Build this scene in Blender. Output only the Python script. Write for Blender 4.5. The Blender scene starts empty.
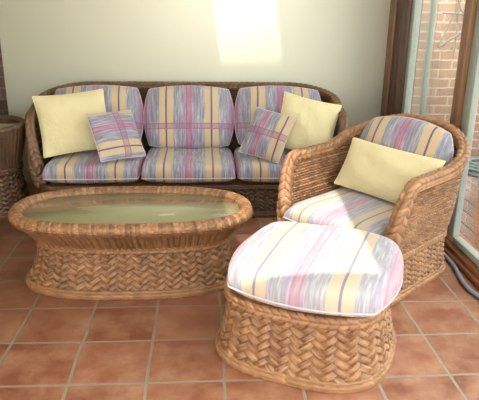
import bpy, math, random
import numpy as np
from mathutils import Matrix, Vector
random.seed(4); PI = math.pi
S = bpy.context.scene; COL = S.collection
T = 0.305                       # floor tile pitch

# ------------------------------------------------------------------ helpers
def lin(c):
    return tuple(((x/255)/12.92 if x/255 <= .04045 else ((x/255+.055)/1.055)**2.4) for x in c) + (1.0,)

class N:                        # small node-tree helper
    def __init__(s, name):
        s.m = bpy.data.materials.new(name); s.m.use_nodes = True
        s.t = s.m.node_tree; s.n = s.t.nodes; s.l = s.t.links
        s.b = s.n['Principled BSDF']; s.out = s.n['Material Output']
    def add(s, kind, **kw):
        x = s.n.new(kind)
        for k, v in kw.items():
            if k.startswith('i_'):
                key = k[2:]; key = int(key) if key.isdigit() else key.replace('_', ' ')
                s.set(x, key, v)
            else: setattr(x, k, v)
        return x
    def set(s, x, key, v):
        if isinstance(v, bpy.types.NodeSocket): s.l.new(v, x.inputs[key])
        else: x.inputs[key].default_value = v
    def math(s, op, a, b=None, c=None, clamp=False):
        x = s.n.new('ShaderNodeMath'); x.operation = op; x.use_clamp = clamp
        for i, v in enumerate((a, b, c)):
            if v is not None: s.set(x, i, v)
        return x.outputs[0]
    def mix(s, f, a, b, mode='MIX'):
        x = s.n.new('ShaderNodeMix'); x.data_type = 'RGBA'; x.blend_type = mode
        s.set(x, 0, f); s.set(x, 6, a); s.set(x, 7, b); return x.outputs[2]
    def ramp(s, f, stops, interp='LINEAR'):
        x = s.n.new('ShaderNodeValToRGB'); r = x.color_ramp; r.interpolation = interp
        while len(r.elements) < len(stops): r.elements.new(.5)
        for e, (p, c) in zip(r.elements, stops): e.position = p; e.color = c
        s.set(x, 0, f); return x.outputs[0]
    def noise(s, vec, scale, detail=2, rough=.5):
        x = s.add('ShaderNodeTexNoise', i_Scale=scale, i_Detail=detail, i_Roughness=rough)
        s.l.new(vec, x.inputs['Vector']); return x.outputs[0]
    def scaled(s, vec, sc):
        x = s.n.new('ShaderNodeVectorMath'); x.operation = 'MULTIPLY'
        s.l.new(vec, x.inputs[0]); x.inputs[1].default_value = sc; return x.outputs[0]
    def bump(s, h, strength, dist):
        x = s.add('ShaderNodeBump', i_Strength=strength, i_Distance=dist); s.l.new(h, x.inputs['Height'])
        s.l.new(x.outputs[0], s.b.inputs['Normal'])
    def col(s, c): s.set(s.b, 'Base Color', c)
    def p(s, **kw):
        for k, v in kw.items(): s.set(s.b, k.replace('_', ' '), v)
        return s

def plain_mat(name, rgb, rough=.6, metal=0, var=.0, scale=30):
    n = N(name); n.p(Roughness=rough, Metallic=metal)
    if var:
        tc = n.add('ShaderNodeTexCoord').outputs['Object']
        f = n.noise(tc, scale, 3)
        a = lin([min(255, v*(1+var)) for v in rgb]); b = lin([v*(1-var) for v in rgb])
        n.col(n.mix(f, a, b))
    else: n.col(lin(rgb))
    return n.m

def wicker_mat(name, stops):
    n = N(name); n.p(Roughness=.5)
    at = n.add('ShaderNodeAttribute', attribute_name='tint').outputs['Fac']
    tc = n.add('ShaderNodeTexCoord').outputs['Object']
    f = n.noise(tc, 9, 3)
    f2 = n.math('MULTIPLY_ADD', n.math('SUBTRACT', f, .5), .5, at, clamp=True)
    n.col(n.ramp(f2, [(p, lin(c)) for p, c in stops]))
    n.set(n.b, 'Coat Weight', .12); n.set(n.b, 'Coat Roughness', .35)
    return n.m

def plaid_mat(name, axis='X', cross='Z', cross_at=-.03, period=.333, offset=0.0, cross_w=.045, tone=0.0, cross_amt=.6, whiten=0.0):
    n = N(name); n.p(Roughness=.85); n.set(n.b, 'Sheen Weight', .15)
    tc = n.add('ShaderNodeTexCoord').outputs['Object']
    sep = n.add('ShaderNodeSeparateXYZ'); n.l.new(tc, sep.inputs[0])
    x = sep.outputs[axis]; y = sep.outputs[cross]
    # slightly wavering edges of the woven stripes
    sx = (70, 5, 5) if axis == 'X' else (5, 5, 70)
    wob = n.noise(n.scaled(tc, sx), 1, 2)
    xx = n.math('MULTIPLY_ADD', n.math('SUBTRACT', wob, .5), .004, x)
    f = n.math('FRACT', n.math('ADD', n.math('MULTIPLY', n.math('ADD', xx, -offset), 1/period), 10.5))   # pink stripe in the middle (0.5)
    g = tuple
    ik = n.noise(n.scaled(tc, (90, 9, 9) if axis == 'X' else (9, 9, 90)), 1, 3, .6)
    ik = n.math('MULTIPLY_ADD', n.math('SUBTRACT', ik, .5), 2.6, .5, clamp=True)
    blue = n.ramp(ik, [(0, lin((112, 110, 126))), (.45, lin((136, 134, 147))), (.75, lin((156, 156, 160))), (1, lin((180, 179, 174)))])
    lav = n.ramp(ik, [(0, lin((124, 108, 134))), (.5, lin((145, 131, 150))), (1, lin((174, 166, 176)))])
    lo = n.math('LESS_THAN', n.math('ABSOLUTE', n.math('SUBTRACT', f, .5)), .15)
    ground = n.mix(lo, blue, lav)
    beige = n.mix(n.math('MULTIPLY', ik, .25), lin((188, 164, 132)), lin((176, 156, 132)))
    d = n.math('ABSOLUTE', n.math('SUBTRACT', n.math('FRACT', n.math('ADD', f, .5)), .5))                # distance from purple line
    is_b = n.math('LESS_THAN', d, .155)
    c = n.mix(is_b, ground, beige)
    c = n.mix(n.math('LESS_THAN', d, .017), c, lin((92, 76, 112)))
    dp = n.math('ABSOLUTE', n.math('SUBTRACT', f, .5))
    c = n.mix(n.math('MULTIPLY', n.math('LESS_THAN', dp, .062), .45), c, lin((170, 100, 118)))
    c = n.mix(n.math('MULTIPLY', n.math('LESS_THAN', n.math('ABSOLUTE', n.math('SUBTRACT', dp, .05)), .012), .55), c, lin((154, 70, 96)))
    if cross_amt:
        dc = n.math('ABSOLUTE', n.math('SUBTRACT', y, cross_at))
        c = n.mix(n.math('MULTIPLY', n.math('LESS_THAN', dc, cross_w/2), cross_amt*.75), c, lin((128, 96, 122)))
        c = n.mix(n.math('MULTIPLY', n.math('LESS_THAN', n.math('ABSOLUTE', n.math('SUBTRACT', dc, cross_w*.42)), .004), cross_amt), c, lin((160, 76, 104)))
    if whiten: c = n.mix(whiten, c, lin((226, 222, 220)))  # whitens the plaid towards a strongly lit tone
    n.col(c)
    cr = n.noise(tc, 9, 3, .55)
    n.bump(cr, .35, .02)
    return n.m

def mesh_obj(name, verts, faces, mat, parent=None, smooth=True, tint=None):
    me = bpy.data.meshes.new(name)
    V = np.asarray(verts, dtype=np.float32); F = np.asarray(faces, dtype=np.int32)
    me.vertices.add(len(V)); me.vertices.foreach_set('co', V.ravel())
    k = F.shape[1]
    me.loops.add(F.size); me.loops.foreach_set('vertex_index', F.ravel())
    me.polygons.add(len(F)); me.polygons.foreach_set('loop_start', np.arange(0, F.size, k, dtype=np.int32))
    me.update(calc_edges=True)
    if smooth: me.polygons.foreach_set('use_smooth', np.ones(len(F), bool))
    if tint is not None:
        a = me.attributes.new('tint', 'FLOAT', 'POINT'); a.data.foreach_set('value', np.asarray(tint, dtype=np.float32).ravel())
    me.validate(); me.materials.append(mat)
    o = bpy.data.objects.new(name, me); COL.objects.link(o)
    if parent: o.parent = parent
    return o

def grid_faces(nu, nv, cu=False, cv=False, flip=False):
    i = np.arange(nu if cu else nu-1); j = np.arange(nv if cv else nv-1)
    I, J = np.meshgrid(i, j, indexing='ij'); I2 = (I+1) % nu; J2 = (J+1) % nv
    f = np.stack([I*nv+J, I2*nv+J, I2*nv+J2, I*nv+J2], -1).reshape(-1, 4)
    return f[:, ::-1] if flip else f

class Acc:                      # joins several grids into one mesh
    def __init__(s): s.v = []; s.f = []; s.t = []; s.n = 0
    def add(s, P, cu=False, cv=False, tint=None, flip=False):
        nu, nv = P.shape[:2]
        s.v.append(P.reshape(-1, 3)); s.f.append(grid_faces(nu, nv, cu, cv, flip)+s.n)
        s.t.append(np.zeros(nu*nv)+.5 if tint is None else tint.reshape(-1)); s.n += nu*nv
    def build(s, name, mat, parent=None, smooth=True):
        return mesh_obj(name, np.concatenate(s.v), np.concatenate(s.f), mat, parent, smooth, np.concatenate(s.t))

def rnd(i, j, k=0):
    x = np.sin(i*12.9898 + j*78.233 + k*37.719)*43758.5453
    return x-np.floor(x)

# weave patterns: metres along (s) and up (t) -> relief height and strand tint
def herring(s, t, w, p, k, H, canes=4):
    c = np.floor(s/w); a = s/w-c; sg = np.where(np.mod(c, 2) < 1, 1., -1.)
    q = t/p + sg*(a-.5)*k; r = np.floor(q); b = q-r
    pb = (1-np.abs(2*b-1)**4)**.5
    h = H*pb*(.15+.85*np.sin(PI*a)**.8) + .10*H*np.abs(np.sin(PI*canes*b))*pb
    return h, .38+.22*rnd(c, r)+.18*rnd(c, r, np.floor(b*canes)+1)
def twill(s, t, w, H, canes=4):
    # strips of width w at 45 degrees, each passing over two and under two
    t = t*1.22
    u = (s+t)/(1.41421*w); v = (s-t)/(1.41421*w); i = np.floor(u); j = np.floor(v)
    m = np.mod(i+j, 4); first = m < 2
    # position along the visible two-cell run, and across the strip
    a1 = (m+(v-j))/2; b1 = u-i
    a2 = (m-2+(u-i))/2; b2 = v-j
    a = np.where(first, a1, a2); b = np.where(first, b1, b2)
    k1 = np.where(first, i, j); k2 = np.where(first, np.floor((i+j)/4), np.floor((i+j)/4)+.5)
    pb = np.clip(1-np.abs(2*b-1)**7, 0, 1)**.5
    h = H*pb*(.0+1.0*np.clip(np.sin(PI*np.clip(a, 0, 1)), 0, 1)**.7)+.17*H*np.abs(np.sin(PI*canes*b))-.35*H*(np.abs(2*b-1)**8)
    return h, .28+.16*rnd(k1, k2)+.42*rnd(k1, k2, np.floor(b*canes)+1)
def ring_w(L, w): return L/(1.41421*2*max(1, round(L/w/1.41421/2)))
def plain(s, t, w, p, H):
    r = np.floor(t/p); b = t/p-r; c = np.floor(s/w+.5*np.mod(r, 2))
    ov = .5+.5*np.cos(2*PI*(s/w+.5*np.mod(r, 2)-.5))
    h = H*np.abs(np.sin(PI*b))**.6*(.4+.6*ov**.8)*(.05+.95*np.abs(np.sin(PI*s/w))**.5)-1.3*H*(1-np.abs(np.sin(PI*b)))**2*(1-ov)
    return h, .26+.1*rnd(r, 3)+.4*rnd(r, c)
def ribs(s, t, w, H, slant=0, canes=3, fine=.006):
    q = (s+slant*t)/w; r = np.floor(q); b = q-r
    h = H*(1-np.abs(2*b-1)**3)**.6 + .2*H*np.abs(np.sin(PI*canes*b))
    rr = np.floor(t/fine+.5*np.mod(r, 2)); h = h+.2*H*np.abs(np.sin(PI*(t/fine+.5*np.mod(r, 2))))
    return h, .3+.3*rnd(r, np.floor(b*canes))+.2*rnd(r, rr)

def normals(P, cu, cv):
    du = (np.roll(P, -1, 0)-np.roll(P, 1, 0)) if cu else np.gradient(P, axis=0)
    dv = (np.roll(P, -1, 1)-np.roll(P, 1, 1)) if cv else np.gradient(P, axis=1)
    n = np.cross(du, dv); return n/np.maximum(np.linalg.norm(n, axis=-1, keepdims=True), 1e-9)

# outlines: arrays of points, outward normals and arc length, counter-clockwise seen from above
def resample(p, ds, closed=True):
    q = np.vstack([p, p[:1]]) if closed else p
    L = np.r_[0, np.cumsum(np.linalg.norm(np.diff(q, axis=0), axis=1))]
    n = max(8, int(L[-1]/ds)); s = np.linspace(0, L[-1], n, endpoint=not closed)
    return np.stack([np.interp(s, L, q[:, k]) for k in range(q.shape[1])], 1), s, L[-1]
def outline_normals(p, closed=True):
    d = (np.roll(p, -1, 0)-np.roll(p, 1, 0)) if closed else np.gradient(p, axis=0)
    n = np.stack([d[:, 1], -d[:, 0]], 1); return n/np.linalg.norm(n, axis=1, keepdims=True)
def superellipse(a, b, n, ds):
    t = np.linspace(0, 2*PI, 1600, endpoint=False)-PI/2
    c, s = np.cos(t), np.sin(t)
    p = np.stack([a*np.sign(c)*np.abs(c)**(2/n), b*np.sign(s)*np.abs(s)**(2/n)], 1)
    p, s, L = resample(p, ds); return p, outline_normals(p), s, L
def tub(W, D, rf, rb, ds):      # front edge y=0 .. back y=D, starts at front centre
    P = [(0, 0)]
    def arc(cx, cy, r, a0, a1):
        for k in range(41):
            a = math.radians(a0+(a1-a0)*k/40); P.append((cx+r*math.cos(a), cy+r*math.sin(a)))
    arc(W-rf, rf, rf, -90, 0); arc(W-rb, D-rb, rb, 0, 90); arc(-W+rb, D-rb, rb, 90, 180); arc(-W+rf, rf, rf, 180, 270)
    p, s, L = resample(np.array(P, float), ds); return p, outline_normals(p), s, L

def even(L, w): return L/(2*max(1, round(L/w/2)))      # cell width that closes the ring

def ring_wall(acc, out, prof, pat, dz=.0022):
    """closed wall: prof = [(z, offset)...] bottom to top, pat(s,t)->h,tint"""
    p, n, s, L = out
    pr = np.array(prof, float); ln = np.r_[0, np.cumsum(np.linalg.norm(np.diff(pr, axis=0), axis=1))]
    m = max(3, int(ln[-1]/dz)); t = np.linspace(0, ln[-1], m)
    # smooth the profile
    z = np.interp(t, ln, pr[:, 0]); o = np.interp(t, ln, pr[:, 1])
    kk = max(1, m//8); ker = np.ones(2*kk+1)/(2*kk+1)
    o = np.convolve(np.pad(o, kk, mode='reflect', reflect_type='odd'), ker, 'valid')
    P = np.zeros((len(p), m, 3))
    P[:, :, :2] = p[:, None]+n[:, None]*o[None, :, None]; P[:, :, 2] = z[None]
    h, ti = pat(np.repeat(s[:, None], m, 1), np.repeat(t[None], len(p), 0))
    acc.add(P+normals(P, True, False)*h[..., None], cu=True, tint=ti)

def tube(acc, path, r, pat=None, closed=False, nth=None, ds=.003, up=(0, 0, 1), squash=1.0, rfun=None):
    """sweep a round section along path (Nx3)"""
    p, s, L = resample(np.asarray(path, float), ds, closed)
    d = (np.roll(p, -1, 0)-np.roll(p, 1, 0)) if closed else np.gradient(p, axis=0)
    k = 3
    d /= np.linalg.norm(d, axis=1, keepdims=True)
    up = np.array(up, float)
    a = np.cross(d, up); bad = np.linalg.norm(a, axis=1) < .05; a[bad] = (1, 0, 0)
    # keep the side vector continuous
    for i in range(1, len(a)):
        if a[i] @ a[i-1] < 0: a[i] = -a[i]
    a /= np.linalg.norm(a, axis=1, keepdims=True); b = np.cross(a, d)
    nth = nth or max(8, int(2*PI*r/.0035)); th = np.linspace(0, 2*PI, nth, endpoint=False)
    R = (a[:, None]*np.cos(th)[None, :, None]*squash+b[:, None]*np.sin(th)[None, :, None])
    hh = 0; ti = None
    if pat:
        hh, ti = pat(np.repeat(s[:, None], nth, 1), np.repeat(th[None], len(p), 0), L)
    rv = (rfun(s, L) if rfun else np.full(len(p), r))[:, None]; sc_ = rv/r
    P = p[:, None]+R*(rv+(hh*sc_ if pat else 0))[..., None]
    acc.add(P, cu=closed, cv=True, tint=ti)
    if not closed:
        for e, fl in ((0, True), (-1, False)):
            c = np.repeat(p[e][None, None], nth, 1); acc.add(np.concatenate([P[e][None], c], 0), cv=True, flip=not fl, tint=None)

def braid_pat(pitch, H, r, cols=6, k=1.3):
    def f(s, th, L):
        pp = L/max(2, round(L/pitch))
        h, t = herring(th/(2*PI)*cols, s, 1.0, pp, k, H, 3); return h, t*.9+.1
    return f
def wrap_pat(w, H, slant=.3, r=.04):
    def f(s, th, L):
        ww = L/max(2, round(L/w)); q = s/ww+slant*np.sin(th); i = np.floor(q); b = q-i
        return H*(1-np.abs(2*b-1)**3)**.6+.3*H*np.abs(np.sin(th*9)), .2+.4*rnd(i, 5)+.4*rnd(i, np.floor(th*4))
    return f

def tag(o, label=None, cat=None, group=None, kind=None):
    if label: o['label'] = label
    if cat: o['category'] = cat
    if group: o['group'] = group
    if kind: o['kind'] = kind
    return o
def empty(name, loc, rz=0):
    o = bpy.data.objects.new(name, None); COL.objects.link(o); o.empty_display_size = .1
    o.location = loc; o.rotation_euler.z = rz; return o

def box_arr(x0, x1, y0, y1, z0, z1):
    v = [(x, y, z) for x in (x0, x1) for y in (y0, y1) for z in (z0, z1)]
    f = [(0, 1, 3, 2), (4, 6, 7, 5), (0, 4, 5, 1), (2, 3, 7, 6), (0, 2, 6, 4), (1, 5, 7, 3)]
    return v, f
def boxes(name, lst, mat, parent=None, bevel=0):
    V = []; F = []
    for b in lst:
        v, f = box_arr(*b); F += [tuple(i+len(V) for i in q) for q in f]; V += v
    o = mesh_obj(name, V, F, mat, parent, smooth=False)
    if bevel:
        m = o.modifiers.new('bevel', 'BEVEL'); m.width = bevel; m.segments = 2
    return o

# ------------------------------------------------------------------ materials
GOLD = [(0, (72, 45, 26)), (.35, (118, 80, 50)), (.7, (154, 111, 74)), (1, (192, 152, 110))]
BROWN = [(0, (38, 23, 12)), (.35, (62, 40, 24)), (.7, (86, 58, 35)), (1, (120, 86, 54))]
MID = [(0, (64, 39, 22)), (.35, (102, 67, 40)), (.7, (138, 96, 60)), (1, (174, 132, 90))]
M_gold = wicker_mat('golden_wicker', GOLD)
M_rim = wicker_mat('brown_braid', [(0, (48, 30, 16)), (.35, (78, 52, 30)), (.7, (110, 76, 46)), (1, (146, 108, 70))])
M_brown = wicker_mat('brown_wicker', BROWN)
M_mid = wicker_mat('honey_wicker', MID)
M_cane = plain_mat('smooth_cane', (190, 136, 84), .35, var=.1, scale=12)
M_inner = plain_mat('shell_lining', (120, 80, 44), .7)

n = N('pale_yellow_cotton'); n.p(Roughness=.9); n.set(n.b, 'Sheen Weight', .2)
tc = n.add('ShaderNodeTexCoord').outputs['Object']
n.col(n.mix(n.noise(tc, 6, 2), lin((212, 200, 158)), lin((204, 191, 148)))); n.bump(n.noise(tc, 7, 4, .6), .6, .03)
M_yellow = n.m
M_plaid_back = plaid_mat('plaid_back_cushion', cross_at=-.075)
M_plaid_seat = plaid_mat('plaid_seat_cushion', cross='Y', cross_amt=0)
M_plaid_chair_back = plaid_mat('plaid_chair_back', cross_at=-.3, cross_amt=0)
M_plaid_ott = plaid_mat('plaid_lit_pale', cross='Y', cross_amt=0, whiten=.18)  # paler copy of the seat plaid, strong light put into its colour
M_plaid_tossL = plaid_mat('plaid_throw_pillow_sideways', axis='Z', cross='X', cross_at=.03, offset=.045, period=.3, cross_w=.05)
M_plaid_tossR = plaid_mat('plaid_throw_pillow_upright', offset=-.045, period=.3, cross='Z', cross_at=.0, cross_w=.05)
M_piping = plain_mat('plaid_piping', (196, 184, 186), .8)
M_yel_pipe = plain_mat('yellow_seam', (226, 214, 150), .85)

# walls, floor
n = N('cream_plaster'); n.p(Roughness=.42)
tc = n.add('ShaderNodeTexCoord').outputs['Object']
n.col(n.mix(n.noise(tc, 1.2, 3), lin((240, 239, 218)), lin((236, 235, 214)))); n.bump(n.noise(tc, 5, 3), .12, .02)
M_wall = n.m
M_ceil = plain_mat('white_ceiling', (232, 230, 218), .8)

n = N('terracotta_tiles'); tc = n.add('ShaderNodeTexCoord').outputs['Object']
nz = n.add('ShaderNodeTexNoise', i_Scale=3.0, i_Detail=2); n.l.new(tc, nz.inputs['Vector'])
off = n.n.new('ShaderNodeVectorMath'); off.operation = 'MULTIPLY_ADD'
n.l.new(nz.outputs['Color'], off.inputs[0]); off.inputs[1].default_value = (.016, .016, 0); n.l.new(tc, off.inputs[2])
br = n.add('ShaderNodeTexBrick', offset=0.0, squash=1.0, i_Scale=1.0, i_Mortar_Size=.0075, i_Mortar_Smooth=.25, i_Bias=0.0, i_Brick_Width=T, i_Row_Height=T)
n.l.new(off.outputs[0], br.inputs['Vector'])
br.inputs['Color1'].default_value = (1, 1, 1, 1); br.inputs['Color2'].default_value = (0, 0, 0, 1); br.inputs['Mortar'].default_value = (.5, .5, .5, 1)
tilec = n.ramp(br.outputs['Color'], [(0, lin((124, 72, 50))), (.5, lin((142, 86, 62))), (1, lin((158, 102, 78)))])
mott = n.noise(tc, 7, 5, .65)
tilec = n.mix(n.math('MULTIPLY_ADD', n.math('SUBTRACT', mott, .5), 2.8, .32, clamp=True), tilec, lin((182, 138, 108)))
fine = n.noise(tc, 45, 3)
tilec = n.mix(n.math('MULTIPLY', fine, .18), tilec, lin((140, 78, 56)))
grout = n.mix(n.noise(tc, 20, 2), lin((160, 146, 126)), lin((138, 126, 108)))
n.col(n.mix(br.outputs['Fac'], tilec, grout))
n.p(Roughness=n.math('MULTIPLY_ADD', mott, .25, .3))
hgt = n.math('ADD', n.math('MULTIPLY', br.outputs['Fac'], -1.0), n.math('MULTIPLY', mott, .25))
n.bump(hgt, .5, .006)
M_floor = n.m

def brick_mat(name, c1, c2, mortar, bw=.25, rh=.086):
    n = N(name); n.p(Roughness=.9); tc = n.add('ShaderNodeTexCoord').outputs['Object']
    sp = n.add('ShaderNodeSeparateXYZ'); n.l.new(tc, sp.inputs[0])
    cb = n.add('ShaderNodeCombineXYZ'); n.l.new(n.math('ADD', sp.outputs['X'], sp.outputs['Y']), cb.inputs[0]); n.l.new(sp.outputs['Z'], cb.inputs[1])
    wv = n.add('ShaderNodeTexNoise', i_Scale=6.0); n.l.new(tc, wv.inputs['Vector'])
    of = n.n.new('ShaderNodeVectorMath'); of.operation = 'MULTIPLY_ADD'
    n.l.new(wv.outputs['Color'], of.inputs[0]); of.inputs[1].default_value = (.02, .02, 0); n.l.new(cb.outputs[0], of.inputs[2])
    b = n.add('ShaderNodeTexBrick', i_Scale=1.0, i_Mortar_Size=.009, i_Mortar_Smooth=.3, i_Brick_Width=bw, i_Row_Height=rh)
    n.l.new(of.outputs[0], b.inputs['Vector'])
    b.inputs['Color1'].default_value = lin(c1); b.inputs['Color2'].default_value = lin(c2); b.inputs['Mortar'].default_value = lin(mortar)
    ms = n.noise(tc, 14, 4)
    n.col(n.mix(n.math('MULTIPLY', ms, .25), b.outputs['Color'], lin([min(255, v*1.15) for v in mortar])))
    n.bump(n.math('MULTIPLY', b.outputs['Fac'], -1.0), .6, .01)
    return n.m
M_brick_out = brick_mat('outdoor_brick', (168, 118, 100), (190, 140, 120), (206, 196, 172))
M_brick_in = brick_mat('dark_indoor_brick', (74, 46, 40), (92, 58, 46), (98, 88, 78))

def wood_mat(name, dark, light, axis=2, rough=.4):
    n = N(name); n.p(Roughness=rough); tc = n.add('ShaderNodeTexCoord').outputs['Object']
    sc = [40, 40, 40]; sc[axis] = 2.2
    g = n.noise(n.scaled(tc, tuple(sc)), 1, 4, .65)
    g2 = n.noise(n.scaled(tc, (8, 8, 8) if axis is None else tuple(6 if k != axis else 1.5 for k in range(3))), 1, 2)
    f = n.math('MULTIPLY_ADD', n.math('ADD', g, n.math('MULTIPLY', g2, .6)), 1.5, -.7, clamp=True)
    n.col(n.ramp(f, [(0, lin(dark)), (1, lin(light))])); n.bump(g, .2, .004); return n.m
M_wood = wood_mat('dark_stained_wood', (46, 26, 18), (106, 70, 48))
M_wood_light = wood_mat('golden_stained_wood', (84, 56, 36), (146, 106, 70))
M_sill = wood_mat('stained_sill_wood', (84, 46, 24), (156, 98, 56), axis=1)
M_deck = wood_mat('weathered_deck_boards', (84, 68, 60), (120, 100, 90), axis=1, rough=.8)
M_alu = plain_mat('grey_green_aluminium', (150, 158, 150), .35, .0, var=.03)
M_alu2 = plain_mat('olive_grey_metal', (148, 156, 140), .4)
M_hose = plain_mat('grey_rubber_hose', (128, 132, 140), .45)
M_coil = plain_mat('dark_garden_hose', (78, 88, 88), .55)
M_ground = plain_mat('outdoor_paving', (150, 142, 128), .9, var=.08, scale=4)
M_shadow_bar = plain_mat('strut_shadow_grey', (120, 108, 100), .6)  # shadow tone for the bars on the outdoor wall

n = N('window_glass')
tr = n.add('ShaderNodeBsdfTransparent'); gl = n.add('ShaderNodeBsdfGlossy', i_Roughness=.03)
tr.inputs[0].default_value = (.93, .96, .95, 1); di = n.add('ShaderNodeBsdfDiffuse'); di.inputs[0].default_value = (.8, .82, .8, 1)
fr = n.add('ShaderNodeFresnel', i_IOR=1.45); mx = n.add('ShaderNodeMixShader')
bf = n.add('ShaderNodeNewGeometry').outputs['Backfacing']
n.l.new(n.math('MULTIPLY', fr.outputs[0], n.math('SUBTRACT', 1.0, bf)), mx.inputs[0]); n.l.new(tr.outputs[0], mx.inputs[1]); n.l.new(gl.outputs[0], mx.inputs[2])
mx2 = n.add('ShaderNodeMixShader', i_0=.10); n.l.new(mx.outputs[0], mx2.inputs[1]); n.l.new(di.outputs[0], mx2.inputs[2])  # whitish diffuse share paints a hazy reflection into the panes
n.l.new(mx2.outputs[0], n.out.inputs[0]); M_glass = n.m

n = N('table_glass')
tr = n.add('ShaderNodeBsdfTransparent'); gl = n.add('ShaderNodeBsdfGlossy', i_Roughness=.04)
tr.inputs[0].default_value = (.96, .975, .94, 1)
fr = n.add('ShaderNodeFresnel', i_IOR=1.5); mx = n.add('ShaderNodeMixShader')
bf = n.add('ShaderNodeNewGeometry').outputs['Backfacing']
n.l.new(n.math('MULTIPLY', fr.outputs[0], n.math('SUBTRACT', 1.0, bf)), mx.inputs[0]); n.l.new(tr.outputs[0], mx.inputs[1]); n.l.new(gl.outputs[0], mx.inputs[2])
n.l.new(mx.outputs[0], n.out.inputs[0]); M_tglass = n.m
n = N('pale_green_underlay'); n.p(Roughness=.6); tc = n.add('ShaderNodeTexCoord').outputs['Object']
n.col(n.mix(n.noise(tc, 5, 3), lin((180, 170, 138)), lin((164, 156, 126)))); M_under = n.m

# ------------------------------------------------------------------ the setting
WY = 4.72; WX = 1.50
def struct(o): o['kind'] = 'structure'; return o
fl = struct(boxes('floor', [(-2.6, WX+.12, -1.6, WY+.1, -.12, 0)], M_floor))
me = fl.data    # tile grid origin
tx, ty = -.7327*T, 8.3824*T
me.transform(Matrix.Translation((-tx, -ty+T*12, 0))); fl.location = (tx, ty-T*12, 0)
struct(boxes('wall_back', [(-1.56, WX+.16, WY, WY+.2, 0, 2.75)], M_wall))
struct(boxes('wall_back_brick', [(-2.6, -1.56, WY-.002, WY+.2, 0, 2.75)], M_brick_in)).name = 'trim_1'
struct(boxes('wall_left', [(-2.75, -2.6, -1.6, WY+.2, 0, 2.75)], M_wall))
# ceiling with two roof lights
KX, KY, ZC = .20, .50, 2.70
def up(x, y, z): return (x-(ZC-z)*KX, y-(ZC-z)*KY)
hA = [up(.06, 1.96, .43), up(.675, 1.96, .43), up(.765, 3.25, .43), up(.12, 3.25, .43)]
b0 = up(.142, WY, .921); b1 = up(.641, WY, .924)
hB = [b0, b1, (b1[0]+.06, b1[1]+.5), (b0[0]+.06, b0[1]+.5)]
def ceiling():
    X0, X1, Y0, Y1 = -2.75, WX+.16, -1.6, WY+.2
    V = []; F = []
    def quad(a, b, c, d):
        k = len(V)
        for z in (ZC, ZC+.04):
            for p in (a, b, c, d): V.append((p[0], p[1], z))
        F.extend([(k, k+3, k+2, k+1), (k+4, k+5, k+6, k+7)] + [(k+i, k+(i+1) % 4, k+4+(i+1) % 4, k+4+i) for i in range(4)])
    def band(y0, y1): quad((X0, y0), (X1, y0), (X1, y1), (X0, y1))
    band(Y0, hA[0][1])
    for h in (hA, hB):
        quad((X0, h[0][1]), h[0], h[3], (X0, h[3][1])); quad(h[1], (X1, h[1][1]), (X1, h[2][1]), h[2])
    band(hA[3][1], hB[0][1]); band(hB[3][1], Y1)
    return mesh_obj('ceiling', V, F, M_ceil, smooth=False)
struct(ceiling())

# right-hand glazed wall
j = empty('door_1', (WX, 0, 0)); struct(j)
def dp(name, b, mat, bev=.004, par=None): return boxes(name, [b], mat, par or j, bev)
dp('jamb_board', (-.03, .08, 4.60, 4.716, .06, 2.7), M_wood_light)
dp('jamb_post', (-.015, .09, 4.47, 4.598, .06, 2.7), M_wood)
dp('jamb_strip', (-.005, .08, 4.44, 4.468, .06, 2.7), M_alu2)
dp('jamb_inner_board', (-.02, .08, 4.30, 4.438, .06, 2.7), M_wood)
dp('stile', (.0, .05, 4.24, 4.298, .09, 2.66), M_alu)
dp('stile', (.05, .08, 4.03, 4.07, .09, 2.66), M_alu2)
dp('wood_post', (-.03, .05, 3.265, 3.35, .06, 2.7), M_wood_light)
dp('stile', (.0, .04, 3.165, 3.262, .09, 2.66), M_alu)
dp('stile', (.0, .05, 2.70, 2.80, .09, 2.66), M_alu)
dp('wood_post', (-.03, .08, -1.6, -1.5, .06, 2.7), M_wood)
dp('stile', (.0, .05, .6, .7, .09, 2.66), M_alu)
dp('bottom_rail', (.0, .05, 2.802, 3.162, .062, .10), M_alu)
dp('bottom_rail', (.0, .05, 3.355, 4.236, .062, .12), M_alu)
dp('bottom_rail', (.0, .05, .702, 2.698, .062, .10), M_alu)
dp('top_rail', (.0, .08, -1.5, 4.22, 2.66, 2.699), M_alu)
dp('glass_pane', (.022, .028, 3.352, 4.238, .12, 2.66), M_glass, 0)
dp('glass_pane', (.062, .068, 2.802, 3.163, .10, 2.66), M_glass, 0)
dp('glass_pane', (.022, .028, .702, 2.698, .10, 2.66), M_glass, 0)
s = boxes('trim_2', [(WX-.055, WX-.005, -1.5, 4.60, .0, .03), (WX-.035, WX-.004, -1.5, 4.60, .03, .058), (WX-.005, WX+.12, -1.5, 4.46, .0, .06)], M_sill, bevel=.004); struct(s)
# outside
dk = boxes('floor_deck', [(WX+.125+i*.125, WX+.125+i*.125+.118, -1.6, 5.5, -.11, -.07) for i in range(26)], M_deck, bevel=.004); dk.name = 'trim_3'; struct(dk)
struct(boxes('ground', [(-25, 25, -25, 25, -.3, -.16)], M_ground))
struct(boxes('wall_outdoor', [(WX+.2, 5.2, 5.5, 5.75, -.155, 3.4)], M_brick_out))

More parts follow.
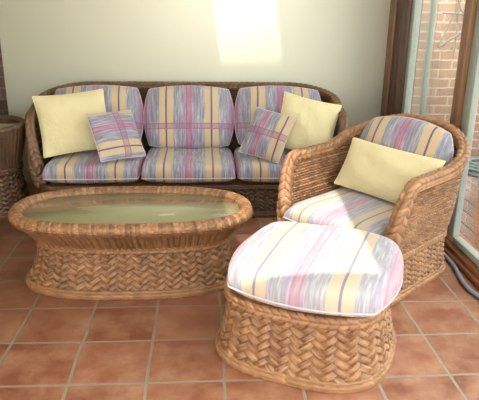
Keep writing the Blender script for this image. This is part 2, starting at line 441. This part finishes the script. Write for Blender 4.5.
# unseen sloping board added to cast a diagonal shadow on the outdoor brick
shade_pts = [(1.63, 3.3), (1.66, 3.3), (2.06, 2.25), (1.63, 2.25)]
V = [(x, y, z) for y in (4.45, 4.55) for x, z in shade_pts]
struct(mesh_obj('shade_board', V, [(0, 1, 2, 3), (7, 6, 5, 4), (0, 4, 5, 1), (1, 5, 6, 2), (2, 6, 7, 3), (3, 7, 4, 0)], M_wood, smooth=False))
def bar(acc, p, q, r_): tube(acc, np.array([p, q], float), r_, nth=8, ds=.05)
a = Acc()  # thin grey bars stand in for strut shadows on the brick
YB = 5.44
for p, q, r_ in (((2.19, YB, 1.36), (2.40, YB, 1.355), .009), ((2.20, YB, 1.10), (2.335, YB, 1.43), .008), ((2.18, YB, 1.055), (2.47, YB, 1.245), .012),
                 ((2.345, YB, .955), (2.34, YB, 1.62), .007), ((2.335, YB, 1.43), (2.46, YB, 1.25), .008), ((2.335, YB, 1.43), (2.30, YB, 1.62), .008),
                 ((2.40, YB, 1.355), (2.40, 5.5, 1.355), .008), ((2.47, YB, 1.245), (2.47, 5.5, 1.245), .008)): bar(a, p, q, r_)
tag(a.build('shadow_bars', M_shadow_bar), 'thin grey painted strut-shadow bracket on the outdoor brick wall', 'bars')
# ------------------------------------------------------------------ furniture
def foot_band(acc, out, off, z=.012, r=.012):
    p, n_, s_, L = out; path = np.c_[p+n_*off, np.full(len(p), z)]
    tube(acc, path, r, braid_pat(.05, .006, r, 2, .8), closed=True, squash=1.0)

def pedestal(root, out, z_w, foot_off, mat, w=.023, p=.028, H=.012, waist_r=.015, waist_pitch=.03):
    L = out[3]; ww = ring_w(L, w)
    a = Acc()
    ring_wall(a, out, [(.012, foot_off), (z_w*.35, foot_off*.55), (z_w*.7, foot_off*.15), (z_w, 0)], lambda s, t: twill(s, t, ww, H))
    a.build('woven_base', mat, root)
    a = Acc(); foot_band(a, out, foot_off+.004)
    foot_band(a, out, foot_off+.0, .03, .008); a.build('foot_rail', mat, root)
    a = Acc(); pth = np.c_[out[0]+out[1]*.004, np.full(len(out[0]), z_w)]
    tube(a, pth, waist_r, braid_pat(waist_pitch, waist_r*.65, waist_r, 4, .8), closed=True); a.build('waist_braid', mat, root)

def stadium_table(name, loc, a_, b_, n_, z_w, z_t, foot, flare, mat, rim_r=.030):
    root = empty(name, loc)
    out = superellipse(a_, b_, n_, .0026)
    pedestal(root, out, z_w, foot, mat, w=.028)
    ww = even(out[3], .028)
    a = Acc(); ring_wall(a, out, [(z_w, 0), (z_w+(z_t-z_w)*.3, flare*.35), (z_w+(z_t-z_w)*.6, flare*.8), (z_t-rim_r*.9, flare+rim_r*1.05)], lambda s, t: ribs(s, t, ww, .011, .06, fine=.008))
    a.build('ribbed_skirt', mat, root)
    a = Acc(); pth = np.c_[out[0]+out[1]*flare, np.full(len(out[0]), z_t-rim_r)]
    tube(a, pth, rim_r, wrap_pat(.012, .0045), closed=True, nth=56); a.build('wrapped_rim', mat, root)
    # top board and glass as discs of the outline
    def disc(nm, off, z0, z1, m):
        p = out[0]+out[1]*off; p = p[::4]; k = len(p)
        A = Acc()
        P = np.stack([np.c_[p*.0, np.full(k, z0)], np.c_[p, np.full(k, z0)], np.c_[p, np.full(k, z1)], np.c_[p*.0, np.full(k, z1)]], 1)
        A.add(P, cu=True, flip=False); o = A.build(nm, m, root, smooth=False); return o
    disc('top_board', flare-rim_r*.6, z_t-.045, z_t-.028, M_under)
    disc('glass_top', flare-rim_r*.5, z_t-.024, z_t-.016, M_tglass)
    return root

ct = stadium_table('coffee_table', (-.375, 2.905, 0), .49, .195, 2.6, .235, .41, .075, .106, M_mid)
tag(ct, 'long oval wicker coffee table with a pale green glass top', 'coffee table')
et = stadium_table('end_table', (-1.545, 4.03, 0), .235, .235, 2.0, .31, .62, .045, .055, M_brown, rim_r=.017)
tag(et, 'round tall wicker end table at the left edge beside the sofa', 'side table')

def barrel_seat(name, loc, rz, W, D, rf, rb, zw, zarm, zback, flare, a_front, mat, rim_r, foot, ds=.004, s_frac=.85, rise=(.25, .85), r_front=.030, bw=.024, rim_mat=None):
    root = empty(name, loc, rz)
    out = tub(W, D, rf, rb, ds); p, nn, s, L = out
    pedestal(root, out, zw, foot, mat, w=bw, p=.024, waist_r=.014)
    s0 = (W-rf)+rf*PI/2*s_frac; s1 = L-s0; Lh = L/2
    def Z(sv):
        d = np.minimum(sv-s0, s1-sv); d = np.maximum(d, 0)
        e = np.clip(d/a_front, 0, 1); arm = zw+(zarm-zw)*np.sqrt(1-(1-e)**2)
        g = np.clip(((d/(Lh-s0))-rise[0])/(rise[1]-rise[0]), 0, 1); g = g*g*(3-2*g)
        return arm+(zback-zarm)*g
    def off(z): return flare*np.clip((z-zw)/(zback-zw), 0, 1.2)**.65
    def at(sv, z, extra=0):
        x = np.interp(sv, s, p[:, 0]); y = np.interp(sv, s, p[:, 1])
        nx = np.interp(sv, s, nn[:, 0]); ny = np.interp(sv, s, nn[:, 1])
        o = off(z)+extra
        return np.stack([x+nx*o, y+ny*o, z], -1)
    for nm, ex, fl in (('outer_weave', 0, 1), ('inner_weave', -.022, -1)):
        d = ds if ex == 0 else ds*1.25
        sv = np.linspace(s0, s1, int((s1-s0)/d)); zt = Z(sv); m = int((zback-zw)/(.003 if ex == 0 else .0038))
        t = np.linspace(0, 1, m)
        z = zw+(zt-zw)[:, None]*t[None]; SS = np.repeat(sv[:, None], m, 1)
        P = at(SS, z, ex)
        h, ti = plain(SS, z, .027, .0155, .015)
        nrm = normals(P, False, False); nrm[:3] = nrm[3]; nrm[-3:] = nrm[-4]
        nrm = np.where(np.isfinite(nrm), nrm, 0)
        a = Acc(); a.add(P+nrm*(h*fl)[..., None], tint=ti, flip=(fl < 0)); a.build(nm, mat, root)
    # rim path
    ph = np.linspace(0, PI/2, 50)
    sa = s0+a_front*(1-np.cos(ph)); za = zw+(zarm-zw)*np.sin(ph)
    sb = np.linspace(s0+a_front, s1-a_front, 500)[1:-1]; zb = Z(sb)
    sc = s1-(sa[::-1]-s0); zc = za[::-1]
    sv = np.r_[sa, sb, sc]; zz = np.r_[za, zb, zc]
    path = at(sv, zz, -.011)
    # sweep with the outline normal as the side vector
    a = Acc(); tube(a, path, rim_r, braid_pat(.042, .013, rim_r*.9, 4, .9), rfun=lambda q, LL: rim_r+(r_front-rim_r)*np.exp(-(np.minimum(q, LL-q)/.28)**2)); a.build('rim_braid', rim_mat or mat, root)
    a = Acc(); e2 = at(sv, np.maximum(zz-rim_r*1.05, zw), .012)[25:-25]; tube(a, e2, .008, nth=10, ds=.01); a.build('edge_cane', M_cane, root)
    return root, at, Z, (s0, s1)

CH_A = math.radians(-49.06)
chair, *_ = barrel_seat('wicker_armchair', (.610, 2.716, 0), CH_A, .325, .80, .10, .20, .225, .615, .785, .074, .12, M_gold, .022, .026, rise=(.42, .95))
tag(chair, 'golden wicker barrel armchair with braided rim beside the glass door', 'armchair')
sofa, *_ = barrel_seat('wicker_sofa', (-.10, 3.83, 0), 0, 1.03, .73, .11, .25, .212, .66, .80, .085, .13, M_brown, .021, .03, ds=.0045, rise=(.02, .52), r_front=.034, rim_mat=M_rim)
tag(sofa, 'long three-seat wicker sofa with braided rim against the cream wall', 'sofa')

OT_A = math.radians(-24.8)
ot = empty('wicker_ottoman', (.452, 2.236, 0), OT_A)
tag(ot, 'rounded golden wicker ottoman base woven in a herringbone pattern', 'ottoman')
oo = superellipse(.315, .295, 3.2, .002)
pedestal(ot, oo, .275, .050, M_gold, w=.031, H=.013, waist_r=.019, waist_pitch=.036)
a = Acc(); pz = oo[0][::6]; k = len(pz)
a.add(np.stack([np.c_[pz, np.full(k, .262)], np.c_[pz*0, np.full(k, .262)]], 1), cu=True, flip=True)
a.build('seat_board', M_inner, ot, smooth=False)
for rt, W_, D_, dims in ((chair, .30, .77, (.30, .77)), (sofa, 1.0, .7, (1.0, .7))):
    boxes('seat_deck', [(-W_+.03, W_-.03, .06, D_-.06, .190, .215)], M_inner, rt)

# cushions -------------------------------------------------------------
def cushion(name, hx, hy, hz, mat, c=.12, m=8, q=3, crown=.25, nres=44, pipe=(-.25,), pipe_r=.004, bulge=0, lump=.006, seed=0, pipe_mat=None):
    u = np.linspace(-1, 1, nres); a_ = np.sin(u*PI/2)
    A, B = np.meshgrid(a_, a_, indexing='ij')
    X = A*np.sqrt(1-c*B*B); Y = B*np.sqrt(1-c*A*A)
    t = (np.clip((1-np.abs(A)**m)*(1-np.abs(B)**m), 0, 1))**(1/q)
    t = t*(1+crown*(1-A*A)*(1-B*B))/(1+crown)
    rs = np.random.RandomState(seed); lm = 0
    for _ in range(5):
        fx, fy, p1 = rs.uniform(2, 6), rs.uniform(2, 6), rs.uniform(0, 6.3)
        lm = lm+np.sin(A*fx+B*fy*rs.choice([-1, 1])+p1)/5
    acc = Acc()
    edge = np.clip(t*1.5, 0, 1)
    for sg in (1, -1):
        Zt = sg*(hz*t)+lump*lm*edge
        acc.add(np.stack([X*hx, Y*hy, Zt], -1), flip=(sg < 0))
    o = acc.build(name, mat); 
    # weld the two halves
    wm = o.modifiers.new('weld', 'WELD'); wm.merge_threshold = .0005
    if pipe:
        e = np.linspace(-1, 1, 60)[:-1]; e = np.sin(e*PI/2); one = np.ones_like(e)
        pa = np.r_[e, one, -e, -one]; pb = np.r_[-one, e, one, -e]
        P2 = np.stack([hx*pa*np.sqrt(1-c*pb*pb), hy*pb*np.sqrt(1-c*pa*pa)], 1)
        acc = Acc()
        for pz_ in pipe:
            k2 = 1-.006*abs(pz_)*4
            tube(acc, np.c_[P2*k2, np.full(len(P2), pz_*hz)], pipe_r, closed=True, nth=8, ds=.01)
        acc.build('piping', pipe_mat or M_piping, o)
    return o
def upright(o, size):  # plan x,y -> x,z : bake rotation so local z is the height
    R_ = Matrix.Rotation(PI/2, 4, 'X')
    o.data.transform(R_)
    for ch in o.children: ch.data.transform(R_)
def place(o, loc, yaw=0, lean=0, roll=0):
    o.matrix_world = Matrix.Translation(loc) @ Matrix.Rotation(yaw, 4, 'Z') @ Matrix.Rotation(-lean, 4, 'X') @ Matrix.Rotation(roll, 4, 'Y')

SEAT = 'plaid seat cushions of the sofa'; BACK = 'plaid back cushions of the sofa'
def dup(o, nm=None):
    c = o.copy(); COL.objects.link(c)
    for ch in o.children:
        k = ch.copy(); COL.objects.link(k); k.parent = c; k.matrix_parent_inverse = ch.matrix_parent_inverse
    return c
sc0 = cushion('seat_cushion', .326, .305, .075, M_plaid_seat, c=.05, m=12, q=2.6, crown=.12, pipe=(-.35,))
bc0 = cushion('back_cushion', .335, .236, .090, M_plaid_back, c=.22, m=4, q=2.4, crown=.35, pipe=(.0,), pipe_r=.004)
upright(bc0, None)
slab = ['at the left end of the wicker sofa', 'in the middle of the wicker sofa', 'at the right end of the wicker sofa']
for i in range(3):
    o = sc0 if i == 0 else dup(sc0)
    place(o, (-.105+(i-1)*.657, 4.08, .314))
    tag(o, 'plaid seat cushion '+slab[i], 'cushion', SEAT)
for i in range(3):
    o = bc0 if i == 0 else dup(bc0)
    place(o, (-.108+(i-1)*.676, [4.33, 4.325, 4.33][i], .606), 0, math.radians(19), [-.02, 0, .02][i])
    tag(o, 'plaid back cushion standing '+slab[i], 'cushion', BACK)

def pillow(name, w, h, t, mat, seed=0, pinch=.06, pipe_mat=None):
    nres = 48; u = np.linspace(-1, 1, nres); a_ = np.sin(u*PI/2)*.5+u*.5
    A, B = np.meshgrid(a_, a_, indexing='ij')
    X = A*(1-pinch*(1-B*B)); Y = B*(1-pinch*(1-A*A))
    tt = (np.clip((1-A*A)*(1-B*B), 0, 1))**.55
    rs = np.random.RandomState(seed); lm = 0
    for _ in range(6):
        fx, fy, p1 = rs.uniform(2, 8), rs.uniform(2, 8), rs.uniform(0, 6.3)
        lm = lm+np.sin(A*fx+B*fy*rs.choice([-1, 1])+p1)/6
    acc = Acc()
    for sg in (1, -1):
        acc.add(np.stack([X*w/2, sg*-tt*t/2+lm*.012*np.clip(tt*2, 0, 1), Y*h/2], -1), flip=(sg > 0))
    o = acc.build(name, mat)
    wm = o.modifiers.new('weld', 'WELD'); wm.merge_threshold = .0004
    e = np.linspace(-1, 1, 40)[:-1]; one = np.ones_like(e)
    pa = np.r_[e, one, -e, -one]; pb = np.r_[-one, e, one, -e]
    P2 = np.c_[w/2*pa*(1-pinch*(1-pb*pb)), np.zeros(len(pa)), h/2*pb*(1-pinch*(1-pa*pa))]
    acc = Acc(); tube(acc, P2, .003, closed=True, nth=6, ds=.012, up=(0, 1, 0)); acc.build('piping', pipe_mat or M_yel_pipe, o)
    return o
D_ = math.radians
p1 = pillow('throw_pillow', .49, .44, .15, M_yellow, 1); place(p1, (-.91, 4.10, .61), D_(18), D_(26), D_(-4))
tag(p1, 'large pale yellow square throw pillow at the left end of the sofa', 'pillow')
p2 = pillow('throw_pillow', .34, .36, .11, M_plaid_tossL, 2, .03, M_piping); place(p2, (-.60, 3.96, .55), D_(36), D_(36), D_(2))
tag(p2, 'small plaid throw pillow leaning on the yellow pillow at the sofa left', 'pillow')
p3 = pillow('throw_pillow', .31, .35, .11, M_plaid_tossR, 3, .03, M_piping); place(p3, (.445, 3.97, .55), D_(-26), D_(32), D_(10))
tag(p3, 'small plaid throw pillow leaning on the yellow pillow at the sofa right', 'pillow')
p4 = pillow('throw_pillow', .42, .40, .13, M_yellow, 4); place(p4, (.735, 4.05, .60), D_(-4), D_(22), D_(13))
tag(p4, 'pale yellow square throw pillow tilted at the right end of the sofa', 'pillow')

# armchair cushions in its own frame
CM = Matrix.Translation((.610, 2.716, 0)) @ Matrix.Rotation(CH_A, 4, 'Z')
def place_in(o, M0, loc, yaw=0, lean=0, roll=0):
    o.matrix_world = M0 @ Matrix.Translation(loc) @ Matrix.Rotation(yaw, 4, 'Z') @ Matrix.Rotation(-lean, 4, 'X') @ Matrix.Rotation(roll, 4, 'Y')
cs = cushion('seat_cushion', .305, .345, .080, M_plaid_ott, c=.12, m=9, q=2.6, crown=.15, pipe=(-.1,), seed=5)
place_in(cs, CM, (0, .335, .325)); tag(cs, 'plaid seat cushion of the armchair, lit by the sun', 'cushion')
cb = cushion('back_cushion', .300, .225, .078, M_plaid_chair_back, c=.34, m=4.5, q=2.3, crown=.35, pipe=(0,), seed=6); upright(cb, None)
place_in(cb, CM, (.012, .665, .60), 0, D_(19), D_(2)); tag(cb, 'plaid back cushion standing in the armchair', 'cushion')
cl = pillow('lumbar_pillow', .60, .29, .13, M_yellow, 7, .04)
place_in(cl, CM, (.035, .485, .545), D_(-3), D_(28), D_(2)); tag(cl, 'long pale yellow lumbar pillow lying across the armchair', 'pillow')

OM = Matrix.Translation((.455, 2.235, 0)) @ Matrix.Rotation(OT_A, 4, 'Z')
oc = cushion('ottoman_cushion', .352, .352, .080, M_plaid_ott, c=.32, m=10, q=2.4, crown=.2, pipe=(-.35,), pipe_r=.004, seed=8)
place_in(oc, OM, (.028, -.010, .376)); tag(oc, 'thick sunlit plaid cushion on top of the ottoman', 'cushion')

# hose along the sill, coil on the deck
def curve_path(pts, n=60):
    pts = np.array(pts, float); out = []
    for i in range(len(pts)-1):
        p0 = pts[max(i-1, 0)]; p1_ = pts[i]; p2_ = pts[i+1]; p3_ = pts[min(i+2, len(pts)-1)]
        for t in np.linspace(0, 1, n//len(pts)+3)[:-1]:
            out.append(.5*((2*p1_)+(-p0+p2_)*t+(2*p0-5*p1_+4*p2_-p3_)*t*t+(-p0+3*p1_-3*p2_+p3_)*t**3))
    out.append(pts[-1]); return np.array(out)
a = Acc(); tube(a, curve_path([(1.43, 3.4, .012), (1.43, 3.15, .012), (1.425, 2.95, .012), (1.395, 2.78, .012), (1.385, 2.65, .012), (1.41, 2.5, .012), (1.42, 2.2, .012), (1.41, 1.2, .012)]), .011, nth=12, ds=.01)
tag(a.build('hose', M_hose), 'grey hose lying on the tiles along the door sill', 'hose')
a = Acc(); pts = []
for k in range(200):
    t = k/200*5*2*PI; rr = .24-.02*(k/200*5 % 2.5); pts.append((2.68+rr*math.cos(t), 5.08+rr*.8*math.sin(t), -.056+.022*(k/200*5)))
tube(a, np.array(pts), .014, nth=10, ds=.015)
tag(a.build('garden_hose', M_coil), 'dark garden hose coiled on the deck outside the glass door', 'hose')

# ------------------------------------------------------------------ light
w = bpy.data.worlds.new('sky'); S.world = w; w.use_nodes = True
bg = w.node_tree.nodes['Background']
bg.inputs[0].default_value = (.97, .985, .97, 1); bg.inputs[1].default_value = 3.2
sd = bpy.data.lights.new('sun', 'SUN'); sd.energy = 3.0; sd.angle = .012; sd.color = (1, .95, .86)
so = bpy.data.objects.new('sun', sd); COL.objects.link(so); so.location = (-1, -3, 8)
so.rotation_euler = Vector((KX, KY, -1)).to_track_quat('-Z', 'Y').to_euler()

# ------------------------------------------------------------------ camera
cd = bpy.data.cameras.new('camera'); co = bpy.data.objects.new('camera', cd); COL.objects.link(co)
cd.sensor_width = 36; cd.lens = 578.7/479*36
pt, yw, rl = .3263, .0643, .0129
fwd = Vector((math.sin(yw)*math.cos(pt), math.cos(yw)*math.cos(pt), -math.sin(pt)))
right = Vector((math.cos(yw), -math.sin(yw), 0)); upv = right.cross(fwd)
r2 = math.cos(rl)*right+math.sin(rl)*upv; u2 = -math.sin(rl)*right+math.cos(rl)*upv
Mx = Matrix((( r2.x, u2.x, -fwd.x, 0), (r2.y, u2.y, -fwd.y, 0), (r2.z, u2.z, -fwd.z, 4.6371*T), (0, 0, 0, 1)))
co.matrix_world = Mx; cd.clip_start = .05; cd.clip_end = 100
S.camera = co
S.view_settings.view_transform = 'Standard'; S.view_settings.look = 'None'; S.view_settings.gamma = 1
S.view_settings.use_curve_mapping = False; S.view_settings.exposure = .80
S.cycles.max_bounces = 8; S.cycles.diffuse_bounces = 4; S.cycles.transparent_max_bounces = 8
